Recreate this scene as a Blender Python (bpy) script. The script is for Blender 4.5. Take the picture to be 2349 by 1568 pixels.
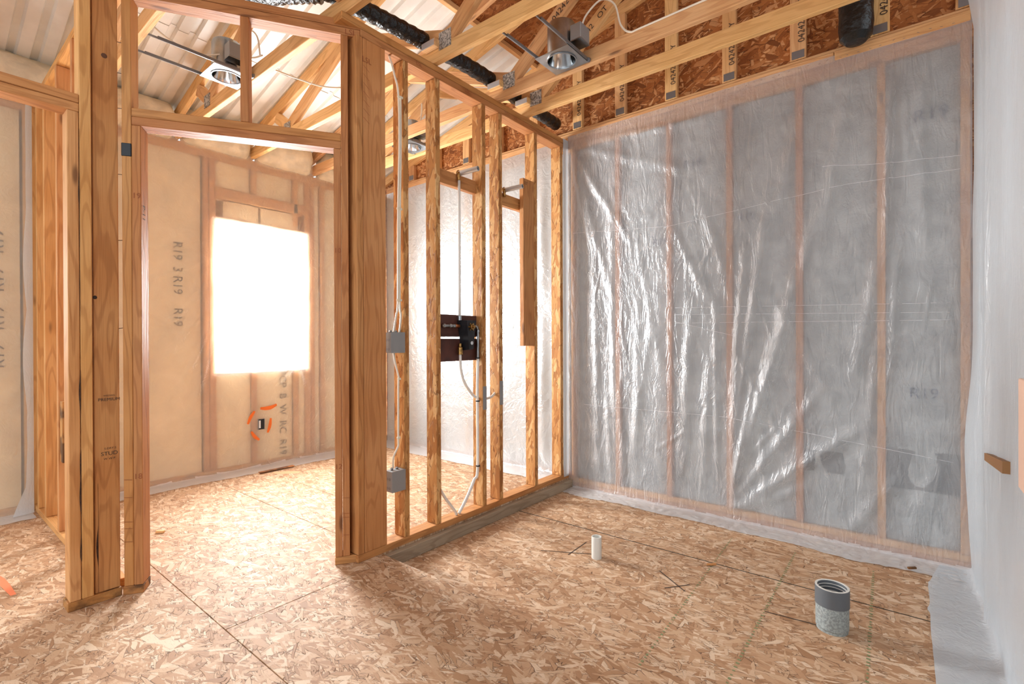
import bpy, bmesh, math, random
from mathutils import Vector, Matrix, noise
random.seed(7)
for o in list(bpy.data.objects): bpy.data.objects.remove(o)
sc = bpy.context.scene
COL = sc.collection
# ------------------------------------------------------------------ camera
YAW, PITCH, ROLL, FPX = 0.674788556, -0.00304869984, 0.00368157286, 1132.96659
CAMPOS = Vector((2.199129, -3.49933264, 1.14))
f = Vector((-math.sin(YAW)*math.cos(PITCH), math.cos(YAW)*math.cos(PITCH), math.sin(PITCH)))
r = Vector((math.cos(YAW), math.sin(YAW), 0))
d = f.cross(r)
if d.z > 0: d = -d
r2 = math.cos(ROLL)*r + math.sin(ROLL)*d
d2 = -math.sin(ROLL)*r + math.cos(ROLL)*d
cam = bpy.data.cameras.new('camera'); co = bpy.data.objects.new('camera', cam); COL.objects.link(co)
M = Matrix((r2, -d2, -f)).transposed().to_4x4(); M.translation = CAMPOS
co.matrix_world = M
cam.sensor_fit = 'HORIZONTAL'; cam.sensor_width = 36; cam.lens = FPX/2349*36; cam.clip_start = .02
sc.camera = co
# ------------------------------------------------------------------ world, lights, exposure
w = bpy.data.worlds.new('overcast'); sc.world = w; w.use_nodes = True
bg = w.node_tree.nodes['Background']; bg.inputs[0].default_value = (.86, .94, 1, 1); bg.inputs[1].default_value = 1.4
def area(name, loc, direction, sx, sy, power, col):
    l = bpy.data.lights.new(name, 'AREA'); l.shape = 'RECTANGLE'; l.size = sx; l.size_y = sy; l.energy = power; l.color = col
    o = bpy.data.objects.new(name, l); COL.objects.link(o); o.location = loc
    o.rotation_euler = Vector(direction).to_track_quat('-Z', 'Z').to_euler(); return o
area('daylight_area', (-2.78, -1.37, 1.56), (1, 0, -.22), .90, 1.38, 530, (.92, .965, 1))
area('daylight_area', (-2.78, -3.95, 1.5), (1, 0, -.2), .8, 1.2, 50, (1, .98, .95))  # added lamp behind the made-up far-left window, brightens the side room
sc.view_settings.view_transform = 'Standard'; sc.view_settings.look = 'None'
sc.cycles.max_bounces = 7; sc.cycles.diffuse_bounces = 4; sc.cycles.glossy_bounces = 2; sc.cycles.transmission_bounces = 4; sc.cycles.transparent_max_bounces = 8
sc.view_settings.exposure = 0.47; sc.view_settings.gamma = 1; sc.view_settings.use_curve_mapping = False

# ------------------------------------------------------------------ node helpers
def lin(c):
    return tuple(((x/255)/12.92 if x/255 <= .04045 else ((x/255+.055)/1.055)**2.4) for x in c) + (1,)
class NT:
    def __init__(s, name):
        s.m = bpy.data.materials.new(name); s.m.use_nodes = True; s.t = s.m.node_tree
        s.b = s.t.nodes['Principled BSDF']; s.out = s.t.nodes['Material Output']
    def n(s, typ, **kw):
        x = s.t.nodes.new(typ)
        for k, v in kw.items():
            if k.startswith('i_'): 
                key = k[2:]; key = int(key) if key.isdigit() else key.replace('_', ' ')
                if isinstance(v, bpy.types.NodeSocket): s.t.links.new(v, x.inputs[key])
                else: x.inputs[key].default_value = v
            else: setattr(x, k, v)
        return x
    def l(s, a, b): s.t.links.new(a, b)
    def math(s, op, a, b=0.0, c=None):
        x = s.n('ShaderNodeMath', operation=op)
        for i, v in enumerate((a, b, c)):
            if v is None: continue
            if isinstance(v, (int, float)): x.inputs[i].default_value = v
            else: s.l(v, x.inputs[i])
        return x.outputs[0]
    def mix(s, fac, a, b, mode='MIX'):
        x = s.n('ShaderNodeMix', data_type='RGBA', blend_type=mode)
        for i, v in ((0, fac), (6, a), (7, b)):
            if isinstance(v, (int, float, tuple)): x.inputs[i].default_value = v
            else: s.l(v, x.inputs[i])
        return x.outputs[2]
    def ramp(s, fac, stops, interp='LINEAR'):
        x = s.n('ShaderNodeValToRGB'); s.l(fac, x.inputs[0]); e = x.color_ramp.elements; x.color_ramp.interpolation = interp
        while len(e) < len(stops): e.new(.5)
        for i, (p, c) in enumerate(stops): e[i].position = p; e[i].color = c
        return x.outputs[0]
    def smooth(s, v, a, b):
        x = s.n('ShaderNodeMapRange', interpolation_type='SMOOTHSTEP'); s.l(v, x.inputs[0])
        x.inputs[1].default_value = a; x.inputs[2].default_value = b; return x.outputs[0]
    def bump(s, h, dist, strength=1.0):
        x = s.n('ShaderNodeBump'); x.inputs['Distance'].default_value = dist; x.inputs['Strength'].default_value = strength
        s.l(h, x.inputs['Height']); return x.outputs[0]
def coords(t, perobj=True):
    tc = t.n('ShaderNodeTexCoord'); v = tc.outputs['Object']
    if perobj:
        oi = t.n('ShaderNodeObjectInfo')
        k = t.math('MULTIPLY', oi.outputs['Random'], 37.0)
        cx = t.n('ShaderNodeCombineXYZ', i_0=k, i_1=t.math('MULTIPLY', oi.outputs['Random'], 91.0), i_2=k)
        a = t.n('ShaderNodeVectorMath', operation='ADD'); t.l(v, a.inputs[0]); t.l(cx.outputs[0], a.inputs[1])
        return a.outputs[0], oi.outputs['Random']
    return v, None
def wood(name, base, dark, light, rough=.6, knots=True, stain=0.0):
    t = NT(name); v, rnd = coords(t)
    mp = t.n('ShaderNodeMapping', i_Scale=(1.1, 9, 9)); t.l(v, mp.inputs[0])
    n1 = t.n('ShaderNodeTexNoise', i_Scale=1.0, i_Detail=2.0); t.l(mp.outputs[0], n1.inputs['Vector'])
    # growth rings as contours of a stretched field -> cathedral grain
    ring = t.math('SINE', t.math('MULTIPLY', n1.outputs[0], 58.0))
    ring = t.smooth(ring, .25, 1.0)
    mp2 = t.n('ShaderNodeMapping', i_Scale=(5, 170, 170)); t.l(v, mp2.inputs[0])
    n2 = t.n('ShaderNodeTexNoise', i_Scale=1.0, i_Detail=3.0); t.l(mp2.outputs[0], n2.inputs['Vector'])
    n3 = t.n('ShaderNodeTexNoise', i_Scale=3.0, i_Detail=2.0); t.l(v, n3.inputs['Vector'])
    c = t.mix(t.smooth(n3.outputs[0], .3, .7), lin(base), lin(light))
    c = t.mix(t.math('MULTIPLY', ring, .36), c, lin(dark))
    c = t.mix(t.math('MULTIPLY', t.smooth(n2.outputs[0], .45, .75), .28), c, lin(dark))
    if knots:
        mp3 = t.n('ShaderNodeMapping', i_Scale=(2.6, 11, 11)); t.l(v, mp3.inputs[0])
        vo = t.n('ShaderNodeTexVoronoi', i_Scale=1.0, i_Randomness=1.0); t.l(mp3.outputs[0], vo.inputs['Vector'])
        vs = t.n('ShaderNodeSeparateColor'); t.l(vo.outputs['Color'], vs.inputs[0])
        on = t.math('GREATER_THAN', vs.outputs[0], .62)
        kn = t.math('MULTIPLY', t.smooth(vo.outputs['Distance'], .16, .05), on)
        c = t.mix(t.math('MULTIPLY', kn, .72), c, lin((92, 56, 36)))
    if stain:
        n4 = t.n('ShaderNodeTexNoise', i_Scale=9.0, i_Detail=5.0); t.l(v, n4.inputs['Vector'])
        c = t.mix(t.math('MULTIPLY', t.smooth(n4.outputs[0], .42, .60), stain), c, lin((70, 48, 36)))
    hs = t.n('ShaderNodeHueSaturation'); t.l(c, hs.inputs['Color'])
    t.l(t.math('ADD', t.math('MULTIPLY', rnd, .2), .9), hs.inputs['Value'])
    t.l(t.math('ADD', t.math('MULTIPLY', rnd, .014), .493), hs.inputs['Hue'])
    t.l(hs.outputs[0], t.b.inputs['Base Color']); t.b.inputs['Roughness'].default_value = rough
    t.b.inputs['Specular IOR Level'].default_value = .25
    t.l(t.bump(t.math('ADD', t.math('MULTIPLY', ring, -.3), n2.outputs[0]), .0012), t.b.inputs['Normal'])
    return t.m
def osb(name, cols, scale=1.0, axis='XY', stretch=.3, dirx=1, perobj=False, contrast=.5, rough=.65, edge=(88, 55, 34), edgeamt=.75, tiny=True, space='Object'):
    """overlapping wood strands: four layers of stretched random cells, the topmost (by cell height) wins"""
    t = NT(name); v, rnd = coords(t, perobj)
    if space == 'World':
        g = t.n('ShaderNodeNewGeometry'); v = g.outputs['Position']
    sx = t.n('ShaderNodeSeparateXYZ'); t.l(v, sx.inputs[0]); ax = {'X': 0, 'Y': 1, 'Z': 2}
    cb = t.n('ShaderNodeCombineXYZ'); t.l(sx.outputs[ax[axis[0]]], cb.inputs[0]); t.l(sx.outputs[ax[axis[1]]], cb.inputs[1])
    if len(axis) > 2: t.l(sx.outputs[ax[axis[2]]], cb.inputs[2])
    nw = t.n('ShaderNodeTexNoise', i_Scale=14.0*scale, i_Detail=3.0); t.l(cb.outputs[0], nw.inputs['Vector'])
    wv = t.n('ShaderNodeVectorMath', operation='SUBTRACT'); t.l(nw.outputs['Color'], wv.inputs[0]); wv.inputs[1].default_value = (.5, .5, .5)
    wm = t.n('ShaderNodeVectorMath', operation='SCALE'); t.l(wv.outputs[0], wm.inputs[0]); wm.inputs['Scale'].default_value = .018/scale
    wa = t.n('ShaderNodeVectorMath', operation='ADD'); t.l(cb.outputs[0], wa.inputs[0]); t.l(wm.outputs[0], wa.inputs[1])
    best = None; col = None; edg = None
    d3 = len(axis) > 2
    layers = [(.05, 6, 28), (-.12, 9, 40), (.25, 12, 52)] if d3 else [(.12, 9, 34), (-.55, 11, 40), (.75, 13, 48), (1.75, 16, 60), (-.25, 15, 110), (.4, 20, 130)]
    for i, (ang, s1, s2) in enumerate(layers):
        mp = t.n('ShaderNodeMapping'); mp.vector_type = 'TEXTURE'
        t.l(wa.outputs[0], mp.inputs[0]); mp.inputs['Rotation'].default_value = (0, 0, ang); mp.inputs['Location'].default_value = (i*3.7, i*1.3, 0)
        m2 = t.n('ShaderNodeVectorMath', operation='MULTIPLY'); t.l(mp.outputs[0], m2.inputs[0]); m2.inputs[1].default_value = (s1*scale, s2*scale, s2*scale if d3 else 0)
        vo = t.n('ShaderNodeTexVoronoi', voronoi_dimensions='3D' if d3 else '2D'); t.l(m2.outputs[0], vo.inputs['Vector']); vo.inputs['Scale'].default_value = 1
        ve = t.n('ShaderNodeTexVoronoi', feature='DISTANCE_TO_EDGE', voronoi_dimensions='3D' if d3 else '2D'); t.l(m2.outputs[0], ve.inputs['Vector']); ve.inputs['Scale'].default_value = 1
        sc_ = t.n('ShaderNodeSeparateColor'); t.l(vo.outputs['Color'], sc_.inputs[0])
        h = sc_.outputs[0]; tone = sc_.outputs[1]; e = ve.outputs['Distance']
        if best is None: best, col, edg = h, tone, e
        else:
            gt = t.math('GREATER_THAN', h, best)
            col = t.math('ADD', t.math('MULTIPLY', tone, gt), t.math('MULTIPLY', col, t.math('SUBTRACT', 1.0, gt)))
            edg = t.math('ADD', t.math('MULTIPLY', e, gt), t.math('MULTIPLY', edg, t.math('SUBTRACT', 1.0, gt)))
            best = t.math('MAXIMUM', best, h)
    n2 = t.n('ShaderNodeTexNoise', i_Scale=2.2*scale, i_Detail=4.0); t.l(cb.outputs[0], n2.inputs['Vector'])
    mpf = t.n('ShaderNodeMapping', i_Scale=(40*scale, 260*scale, 60)); mpf.inputs['Rotation'].default_value = (0, 0, .2); t.l(cb.outputs[0], mpf.inputs[0])
    nf = t.n('ShaderNodeTexNoise', i_Scale=1.0, i_Detail=3.0); t.l(mpf.outputs[0], nf.inputs['Vector'])
    tone = t.math('ADD', t.math('MULTIPLY', col, contrast), t.math('ADD', t.math('MULTIPLY', n2.outputs[0], .45), (1-contrast)*.5-.2))
    c = t.ramp(tone, [(0, lin(cols[0])), (.33, lin(cols[1])), (.66, lin(cols[2])), (1, lin(cols[3]))])
    c = t.mix(t.math('MULTIPLY', t.smooth(nf.outputs[0], .52, .72), .35), c, lin(cols[0]))
    gn = t.n('ShaderNodeTexNoise', i_Scale=16.0*scale, i_Detail=2.0); t.l(cb.outputs[0], gn.inputs['Vector'])
    em = t.math('MULTIPLY', t.smooth(edg, .07, .0), t.smooth(gn.outputs[0], .44, .6))
    c = t.mix(t.math('MULTIPLY', em, edgeamt), c, lin(edge))
    t.l(c, t.b.inputs['Base Color']); t.b.inputs['Roughness'].default_value = rough; t.b.inputs['Specular IOR Level'].default_value = .3
    hgt = t.math('ADD', t.math('MULTIPLY', best, .8), t.math('MULTIPLY', em, -1.0))
    t.l(t.bump(hgt, .0015), t.b.inputs['Normal'])
    return t.m
def plain(name, col, rough=.5, metal=0.0, noise_amt=0.0, nscale=20.0, bump=0.0, col2=None, spec=.5):
    t = NT(name); t.b.inputs['Base Color'].default_value = lin(col); t.b.inputs['Roughness'].default_value = rough
    t.b.inputs['Metallic'].default_value = metal; t.b.inputs['Specular IOR Level'].default_value = spec
    if noise_amt or bump:
        v, _ = coords(t); n = t.n('ShaderNodeTexNoise', i_Scale=nscale, i_Detail=5.0); t.l(v, n.inputs['Vector'])
        if noise_amt:
            c2 = lin(col2) if col2 else lin(tuple(x*(1-noise_amt) for x in col))
            t.l(t.mix(t.smooth(n.outputs[0], .35, .65), lin(col), c2), t.b.inputs['Base Color'])
        if bump: t.l(t.bump(n.outputs[0], bump), t.b.inputs['Normal'])
    return t.m
def poly(name, clear, tint=(232, 232, 232), warm=None, rough=.28, wr=1.0, dirn='Z'):
    """thin polyethylene film: see-through, milky diffuse and translucent scattering, soft gloss, crinkles"""
    t = NT(name); g = t.n('ShaderNodeNewGeometry'); v = g.outputs['Position']
    sc1 = {'Z': (16, 16, 4), 'N': (9, 9, 9)}[dirn]
    mp = t.n('ShaderNodeMapping', i_Scale=sc1); t.l(v, mp.inputs[0])
    n1 = t.n('ShaderNodeTexNoise', i_Scale=1.0, i_Detail=4.0, i_Distortion=1.2); t.l(mp.outputs[0], n1.inputs['Vector'])
    r1 = t.math('ABSOLUTE', t.math('SUBTRACT', n1.outputs[0], .5))
    n2 = t.n('ShaderNodeTexNoise', i_Scale=46.0, i_Detail=3.0, i_Distortion=2.0); t.l(v, n2.inputs['Vector'])
    n3 = t.n('ShaderNodeTexNoise', i_Scale=5.0, i_Detail=3.0, i_Distortion=1.0); t.l(v, n3.inputs['Vector'])
    h = t.math('ADD', t.math('MULTIPLY', r1, -1.6), t.math('ADD', t.math('MULTIPLY', n2.outputs[0], .22), n3.outputs[0]))
    nb = t.bump(h, .010*wr)
    df = t.n('ShaderNodeBsdfDiffuse'); df.inputs[0].default_value = lin(tint); t.l(nb, df.inputs['Normal'])
    tr = t.n('ShaderNodeBsdfTranslucent'); tr.inputs[0].default_value = lin(tint); t.l(nb, tr.inputs['Normal'])
    gl = t.n('ShaderNodeBsdfGlossy'); gl.inputs[0].default_value = (1, 1, 1, 1); gl.inputs['Roughness'].default_value = rough; t.l(nb, gl.inputs['Normal'])
    tp = t.n('ShaderNodeBsdfTransparent'); tp.inputs[0].default_value = (.97, .97, .97, 1)
    m1 = t.n('ShaderNodeMixShader'); m1.inputs[0].default_value = .32; t.l(df.outputs[0], m1.inputs[1]); t.l(tr.outputs[0], m1.inputs[2])
    m2 = t.n('ShaderNodeMixShader'); t.l(t.math('ADD', clear-.06, t.math('MULTIPLY', n3.outputs[0], .12)), m2.inputs[0]); t.l(m1.outputs[0], m2.inputs[1]); t.l(tp.outputs[0], m2.inputs[2])
    fr = t.n('ShaderNodeFresnel'); fr.inputs[0].default_value = 1.5; t.l(nb, fr.inputs['Normal'])
    m3 = t.n('ShaderNodeMixShader'); t.l(t.math('MINIMUM', t.math('MULTIPLY', fr.outputs[0], .5), .25), m3.inputs[0]); t.l(m2.outputs[0], m3.inputs[1]); t.l(gl.outputs[0], m3.inputs[2])
    t.l(m3.outputs[0], t.out.inputs[0]); t.t.nodes.remove(t.b)
    return t.m
WOOD = wood('pine_lumber', (204, 144, 86), (160, 98, 50), (216, 160, 104))
WOODF = wood('fir_lumber', (190, 128, 74), (138, 82, 42), (200, 144, 90))
WOODST = wood('stained_lumber', (184, 122, 70), (130, 76, 40), (194, 138, 84), stain=.85)
WOODL = wood('truss_lumber', (222, 172, 114), (186, 126, 72), (232, 186, 132))
GREYW = wood('weathered_board', (158, 140, 118), (118, 98, 78), (172, 156, 134))
BROWN = plain('brown_board', (94, 52, 42), .6, noise_amt=.3, nscale=9, col2=(70, 40, 34))
OSBF = osb('floor_osb', [(150, 108, 74), (184, 142, 106), (204, 168, 134), (230, 206, 178)], space='World', contrast=.78, scale=1.08, edgeamt=.9)
OSBG = osb('gable_osb', [(112, 62, 28), (150, 88, 42), (176, 110, 58), (220, 168, 116)], axis='XZ', space='World', contrast=.85, edge=(60, 32, 16))
OSBD = osb('roof_deck_osb', [(112, 62, 28), (150, 88, 42), (176, 110, 58), (212, 156, 102)], axis='XY', space='World', contrast=.62, edge=(60, 32, 16))
LSL = osb('strand_lumber', [(152, 96, 48), (184, 126, 70), (204, 150, 90), (226, 184, 128)], axis='XYZ', perobj=True, scale=1.0, contrast=.85, edge=(112, 68, 36), edgeamt=.6)
ZINC = plain('galvanised_steel', (176, 180, 184), .28, 1.0, noise_amt=.12, nscale=14)
STEELD = plain('dull_steel', (140, 140, 142), .5, .9)
TRUSSPL = plain('toothed_plate', (214, 214, 212), .4, .6, noise_amt=.45, nscale=90, bump=.004)
BLACK = plain('black_foil', (16, 17, 19), .22, 0, noise_amt=.2, nscale=30, bump=.02)
BLACKP = plain('black_plastic', (24, 26, 32), .45)
PVCW = plain('white_pvc', (226, 224, 216), .35)
PVCD = plain('pipe_inside', (120, 124, 122), .5)
ABSG = plain('grey_band', (98, 102, 106), .55)
CEMG = plain('speckled_grey', (168, 176, 174), .6, noise_amt=.2, nscale=120, bump=.002)
CHROME = plain('chrome', (226, 228, 230), .12, 1.0)
BRIGHT = plain('bright_pipe', (206, 208, 210), .3, .55)
BRASS = plain('brass', (196, 152, 92), .35, 1.0, noise_amt=.3, nscale=70)
COPPER = plain('copper', (196, 120, 78), .35, 1.0)
PEX = plain('white_tubing', (236, 234, 228), .35)
ROMEX = plain('cream_cable', (232, 222, 204), .45)
BOXG = plain('grey_steel_box', (150, 150, 150), .5, .35)
INK = plain('black_ink', (70, 56, 46), .8)
INKB = plain('blue_ink', (64, 72, 96), .8)
INKD = plain('dark_stencil', (44, 42, 44), .8)
INKR = plain('pencil', (150, 84, 48), .8)
ORANGE = plain('orange_paint', (236, 116, 40), .7)
ROOFW = plain('white_roof_sheet', (240, 238, 232), .45, noise_amt=.04, nscale=6)
FOAM = plain('cream_insulation', (242, 226, 196), .95, noise_amt=.08, nscale=10, bump=.012)
BATTK = plain('kraft_batt', (248, 224, 182), .9, noise_amt=.07, nscale=5, bump=.01)
BATTG = plain('grey_batt', (176, 178, 176), .95, noise_amt=.16, nscale=12, bump=.012)
BATTW = plain('white_batt', (214, 216, 214), .9, noise_amt=.05, nscale=5)
POLYG = poly('film_gable', .62, (238, 243, 248), rough=.42)
POLYF = poly('film_floor_lap', .22, (236, 238, 240), dirn='N', wr=.7)
POLYW = poly('film_bright', .30, (222, 226, 228), dirn='N', wr=.8)
POLYK = poly('film_window_wall', .62, (244, 238, 226), dirn='N', wr=.6)
POLYR = poly('film_right', .12, (224, 233, 240), wr=.8)
GLASS = poly('window_film', .5, (245, 248, 252))

# ------------------------------------------------------------------ object helpers
WM = {}
def link(name, data, mw, parent=None):
    o = bpy.data.objects.new(name, data); COL.objects.link(o)
    if parent is not None:
        o.parent = parent; o.matrix_basis = WM[parent.name].inverted() @ mw
    else: o.matrix_basis = mw
    WM[o.name] = mw.copy(); return o
def tag(o, label=None, cat=None, group=None, kind=None):
    for k, v in (('label', label), ('category', cat), ('group', group), ('kind', kind)):
        if v: o[k] = v
    return o
def thing(name, loc, label=None, cat=None, group=None, kind=None):
    return tag(link(name, None, Matrix.Translation(loc)), label, cat, group, kind)
BEV = {}
def box_mesh(L, W, H, bev):
    key = (round(L, 4), round(W, 4), round(H, 4), bev)
    if key in BEV: return BEV[key]
    bm = bmesh.new(); bmesh.ops.create_cube(bm, size=1)
    bmesh.ops.scale(bm, vec=(L, W, H), verts=bm.verts)
    if bev: bmesh.ops.bevel(bm, geom=bm.edges[:], offset=bev, segments=1, affect='EDGES')
    me = bpy.data.meshes.new('box'); bm.to_mesh(me); bm.free(); BEV[key] = me; return me
def beam(name, p0, p1, width, height, mat, parent=None, up=(0, 0, 1), bev=.0025):
    """a board from p0 to p1 (centre line), height measured along up"""
    p0, p1 = Vector(p0), Vector(p1); x = (p1-p0); L = x.length; x.normalize(); up = Vector(up)
    y = up.cross(x); y.normalize(); z = x.cross(y)
    me = box_mesh(L, width, height, bev)
    if me.materials and me.materials[0] != mat:
        k = (me.name, mat.name)
        if k not in BEV: BEV[k] = me.copy(); BEV[k].materials.clear()
        me = BEV[k]
    if not me.materials: me.materials.append(mat)
    mw = Matrix((x, y, z)).transposed().to_4x4(); mw.translation = (p0+p1)/2
    return link(name, me, mw, parent)
def box(name, lo, hi, mat, parent=None, bev=.0025):
    """axis aligned box, its grain along the longest side"""
    lo, hi = Vector(lo), Vector(hi); s = hi-lo; c = (lo+hi)/2; a = max(range(3), key=lambda i: s[i])
    e = Vector((0, 0, 0)); e[a] = s[a]/2
    if a == 2: return beam(name, c-e, c+e, s[0], s[1], mat, parent, up=(0, 1, 0), bev=bev)
    if a == 0: return beam(name, c-e, c+e, s[1], s[2], mat, parent, bev=bev)
    return beam(name, c-e, c+e, s[0], s[2], mat, parent, bev=bev)
def mesh(name, verts, faces, mat, parent=None, smooth=False, matidx=None):
    vs = [Vector(v) for v in verts]; c = sum(vs, Vector())/len(vs)
    me = bpy.data.meshes.new(name); me.from_pydata([v-c for v in vs], [], faces)
    for m in (mat if isinstance(mat, (list, tuple)) else [mat]): me.materials.append(m)
    if matidx: me.polygons.foreach_set('material_index', matidx)
    me.validate(); me.update()
    if smooth: me.polygons.foreach_set('use_smooth', [True]*len(me.polygons))
    return link(name, me, Matrix.Translation(c), parent)
def spline(pts, n=8):
    P = [Vector(p) for p in pts]; P = [2*P[0]-P[1]]+P+[2*P[-1]-P[-2]]; out = []
    for i in range(1, len(P)-2):
        for k in range(n):
            t = k/n; a, b, c, d_ = P[i-1:i+3]
            out.append(.5*((2*b)+(c-a)*t+(2*a-5*b+4*c-d_)*t*t+(3*b-a-3*c+d_)*t**3))
    return out+[P[-2]]
def tube_geo(pts, r, n=10, ripple=None):
    P = [Vector(p) for p in pts]; vs = []; fs = []; T = (P[1]-P[0]).normalized()
    u = T.orthogonal().normalized()
    for i, p in enumerate(P):
        T = (P[min(i+1, len(P)-1)]-P[max(i-1, 0)]).normalized(); u = (u-T*u.dot(T)).normalized(); w_ = T.cross(u)
        rr = r*(1+(ripple(i) if ripple else 0))
        for k in range(n):
            a = 2*math.pi*k/n; q = 1.0
            if ripple: q = 1+.05*noise.noise(p*14+Vector((math.cos(a), math.sin(a), 0))*2)
            vs.append(p+(u*math.cos(a)+w_*math.sin(a))*rr*q)
    for i in range(len(P)-1):
        for k in range(n):
            fs.append((i*n+k, i*n+(k+1) % n, (i+1)*n+(k+1) % n, (i+1)*n+k))
    fs.append(tuple(range(n))[::-1]); fs.append(tuple((len(P)-1)*n+k for k in range(n)))
    return vs, fs
def tube(name, pts, r, mat, parent=None, n=10, sm=8, ripple=None):
    pts = spline(pts, sm) if sm else pts
    vs, fs = tube_geo(pts, r, n, ripple); o = mesh(name, vs, fs, mat, parent, True)
    if len(o.data.polygons) > 1:
        for p in o.data.polygons:
            if len(p.vertices) > 4: p.use_smooth = False
    return o
def lathe(name, prof, loc, axis, mat, parent=None, n=32, smooth=True):
    """prof: (radius, distance along axis) pairs"""
    q = Vector(axis).to_track_quat('Z', 'Y').to_matrix(); loc = Vector(loc); vs = []; fs = []
    for (r_, h) in prof:
        for k in range(n):
            a = 2*math.pi*k/n; vs.append(loc+q @ Vector((r_*math.cos(a), r_*math.sin(a), h)))
    for i in range(len(prof)-1):
        for k in range(n): fs.append((i*n+k, i*n+(k+1) % n, (i+1)*n+(k+1) % n, (i+1)*n+k))
    o = mesh(name, vs, fs, mat, parent, smooth)
    if smooth:
        for e in o.data.edges: pass
        o.data.set_sharp_from_angle(angle=math.radians(35))
    return o
def text(body, size, origin, xdir, ydir, mat, parent, name='printed_text', align='CENTER'):
    cu = bpy.data.curves.new('t', 'FONT'); cu.body = body; cu.size = size; cu.align_x = align; cu.align_y = 'CENTER'; cu.resolution_u = 3
    o = bpy.data.objects.new('t', cu); COL.objects.link(o)
    me = bpy.data.meshes.new_from_object(o.evaluated_get(bpy.context.evaluated_depsgraph_get()))
    bpy.data.objects.remove(o); me.materials.clear(); me.materials.append(mat)
    x = Vector(xdir).normalized(); y = Vector(ydir).normalized(); z = x.cross(y)
    mw = Matrix((x, y, z)).transposed().to_4x4(); mw.translation = Vector(origin)+z*.0012
    return tag(link(name, me, mw, parent), kind='stuff' if len(body) > 1 else None)
def stroke(name, pts, w_, mat, parent, nrm, sm=0):
    """flat painted or drawn stroke lying on a surface with normal nrm"""
    P = spline(pts, 6) if sm else [Vector(p) for p in pts]; nrm = Vector(nrm); vs = []; fs = []
    for i, p in enumerate(P):
        T = (P[min(i+1, len(P)-1)]-P[max(i-1, 0)]).normalized(); s = nrm.cross(T)*w_/2
        k = 1 if not sm else (.5+.5*math.sin(math.pi*min(1, max(0, (i+.6)/(len(P)+.2)))))
        vs += [p+s*k+nrm*.001, p-s*k+nrm*.001]
    for i in range(len(P)-1): fs.append((2*i, 2*i+1, 2*i+3, 2*i+2))
    return mesh(name, vs, fs, mat, parent)
N = noise.noise
# ------------------------------------------------------------------ floor
ZL = -.075
floor = tag(mesh('floor', *(lambda a: (a[0], a[1]))(((lambda: ([(-5.5, .3, -.2), (6, .3, -.2), (6, -8, -.2), (-5.5, -8, -.2)], [(0, 3, 2, 1)]))())), plain('dark_subfloor', (60, 48, 38), .9)), kind='structure')
def panel(x0, x1, y0, y1, z, g=.0016):
    return box('floor_panel', (x0+g, y0+g, z-.02), (x1-g, y1-g, z), OSBF, floor, bev=.001)
rows = [(-6.35, -5.13, -3.9), (-5.13, -3.91, -2.7), (-3.91, -2.687, -1.49), (-2.687, -1.87, .09), (-1.87, -1.47, .09), (-1.47, -.25, -1.1), (-.25, .1, .09)]
for (y0, y1, j) in rows:
    xs = [-5.4]; x = j
    while x > -5.4+2.44: x -= 2.44
    while x < 5.0:
        if x > -5.3: xs.append(x)
        x += 2.44
    xs.append(5.0)
    for a, b in zip(xs[:-1], xs[1:]):
        if y0 >= -1.88:                      # the raised floor ends at the partition
            if a >= 0: continue
            b = min(b, .0)
        panel(a, b, y0, y1, 0)
for (y0, y1) in ((-1.87, -.72), (-.72, .1)): panel(.0, 2.6, y0, y1, ZL, .004)
box('joint_shade', (.0, -.7245, ZL-.02), (2.6, -.7155, ZL-.0006), plain('dark_joint_shade', (44, 40, 30), .9), floor, bev=0)  # dark strip standing in for the shade inside the open panel joint
box('floor_edge', (.002, -1.905, ZL-.03), (2.6, -1.8725, -.021), WOODF, floor)
# drawn and painted marks on the floor
def fm(p, z): return (p[0], p[1], z)
for a, b in (((.698, -1.122), (.69, -.904)), ((.542, -1.17), (.80, -1.03)), ((1.27, -1.15), (1.355, -1.04)), ((1.36, -1.12), (1.18, -.99)), ((1.70, -1.075), (1.935, -1.05))):
    stroke('marker_line', [fm(a, ZL), fm(b, ZL)], .006, INK, floor, (0, 0, 1))
GREENC = plain('green_chalk', (132, 140, 96), .9)
def dashes(a, b, n, z, mat, w_):
    a, b = Vector(a), Vector(b); rr = random.Random(3)
    vs = []; fs = []
    for i in range(n):
        t0 = (i+rr.random()*.3)/n; t1 = t0+rr.uniform(.25, .5)/n
        p, q = a.lerp(b, t0), a.lerp(b, t1); T = (q-p).normalized(); s = Vector((-T.y, T.x))*w_*rr.uniform(.3, .7)
        k = len(vs); vs += [(p.x+s.x, p.y+s.y, z+.001), (p.x-s.x, p.y-s.y, z+.001), (q.x-s.x, q.y-s.y, z+.001), (q.x+s.x, q.y+s.y, z+.001)]; fs.append((k, k+1, k+2, k+3))
    mesh('chalk_line', vs, fs, mat, floor)
dashes((1.70, -.3), (1.70, -1.86), 60, ZL, GREENC, .010)
dashes((2.06, -.3), (2.10, -1.86), 60, ZL, GREENC, .010)
dashes((1.36, -.3), (1.42, -1.86), 60, ZL, GREENC, .008)
stroke('orange_paint_line', [(-2.1, -3.22, 0), (-1.5, -3.24, 0), (-1.2, -3.19, 0), (-.95, -3.17, 0)], .035, plain('faded_orange_paint', (232, 128, 84), .8), floor, (0, 0, 1), sm=1)
stroke('orange_paint_mark', [(-2.1, -1.46, 0), (-2.0, -1.36, 0), (-1.93, -1.30, 0)], .09, plain('dusty_orange_paint', (232, 170, 128), .8), floor, (0, 0, 1), sm=1)
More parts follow.
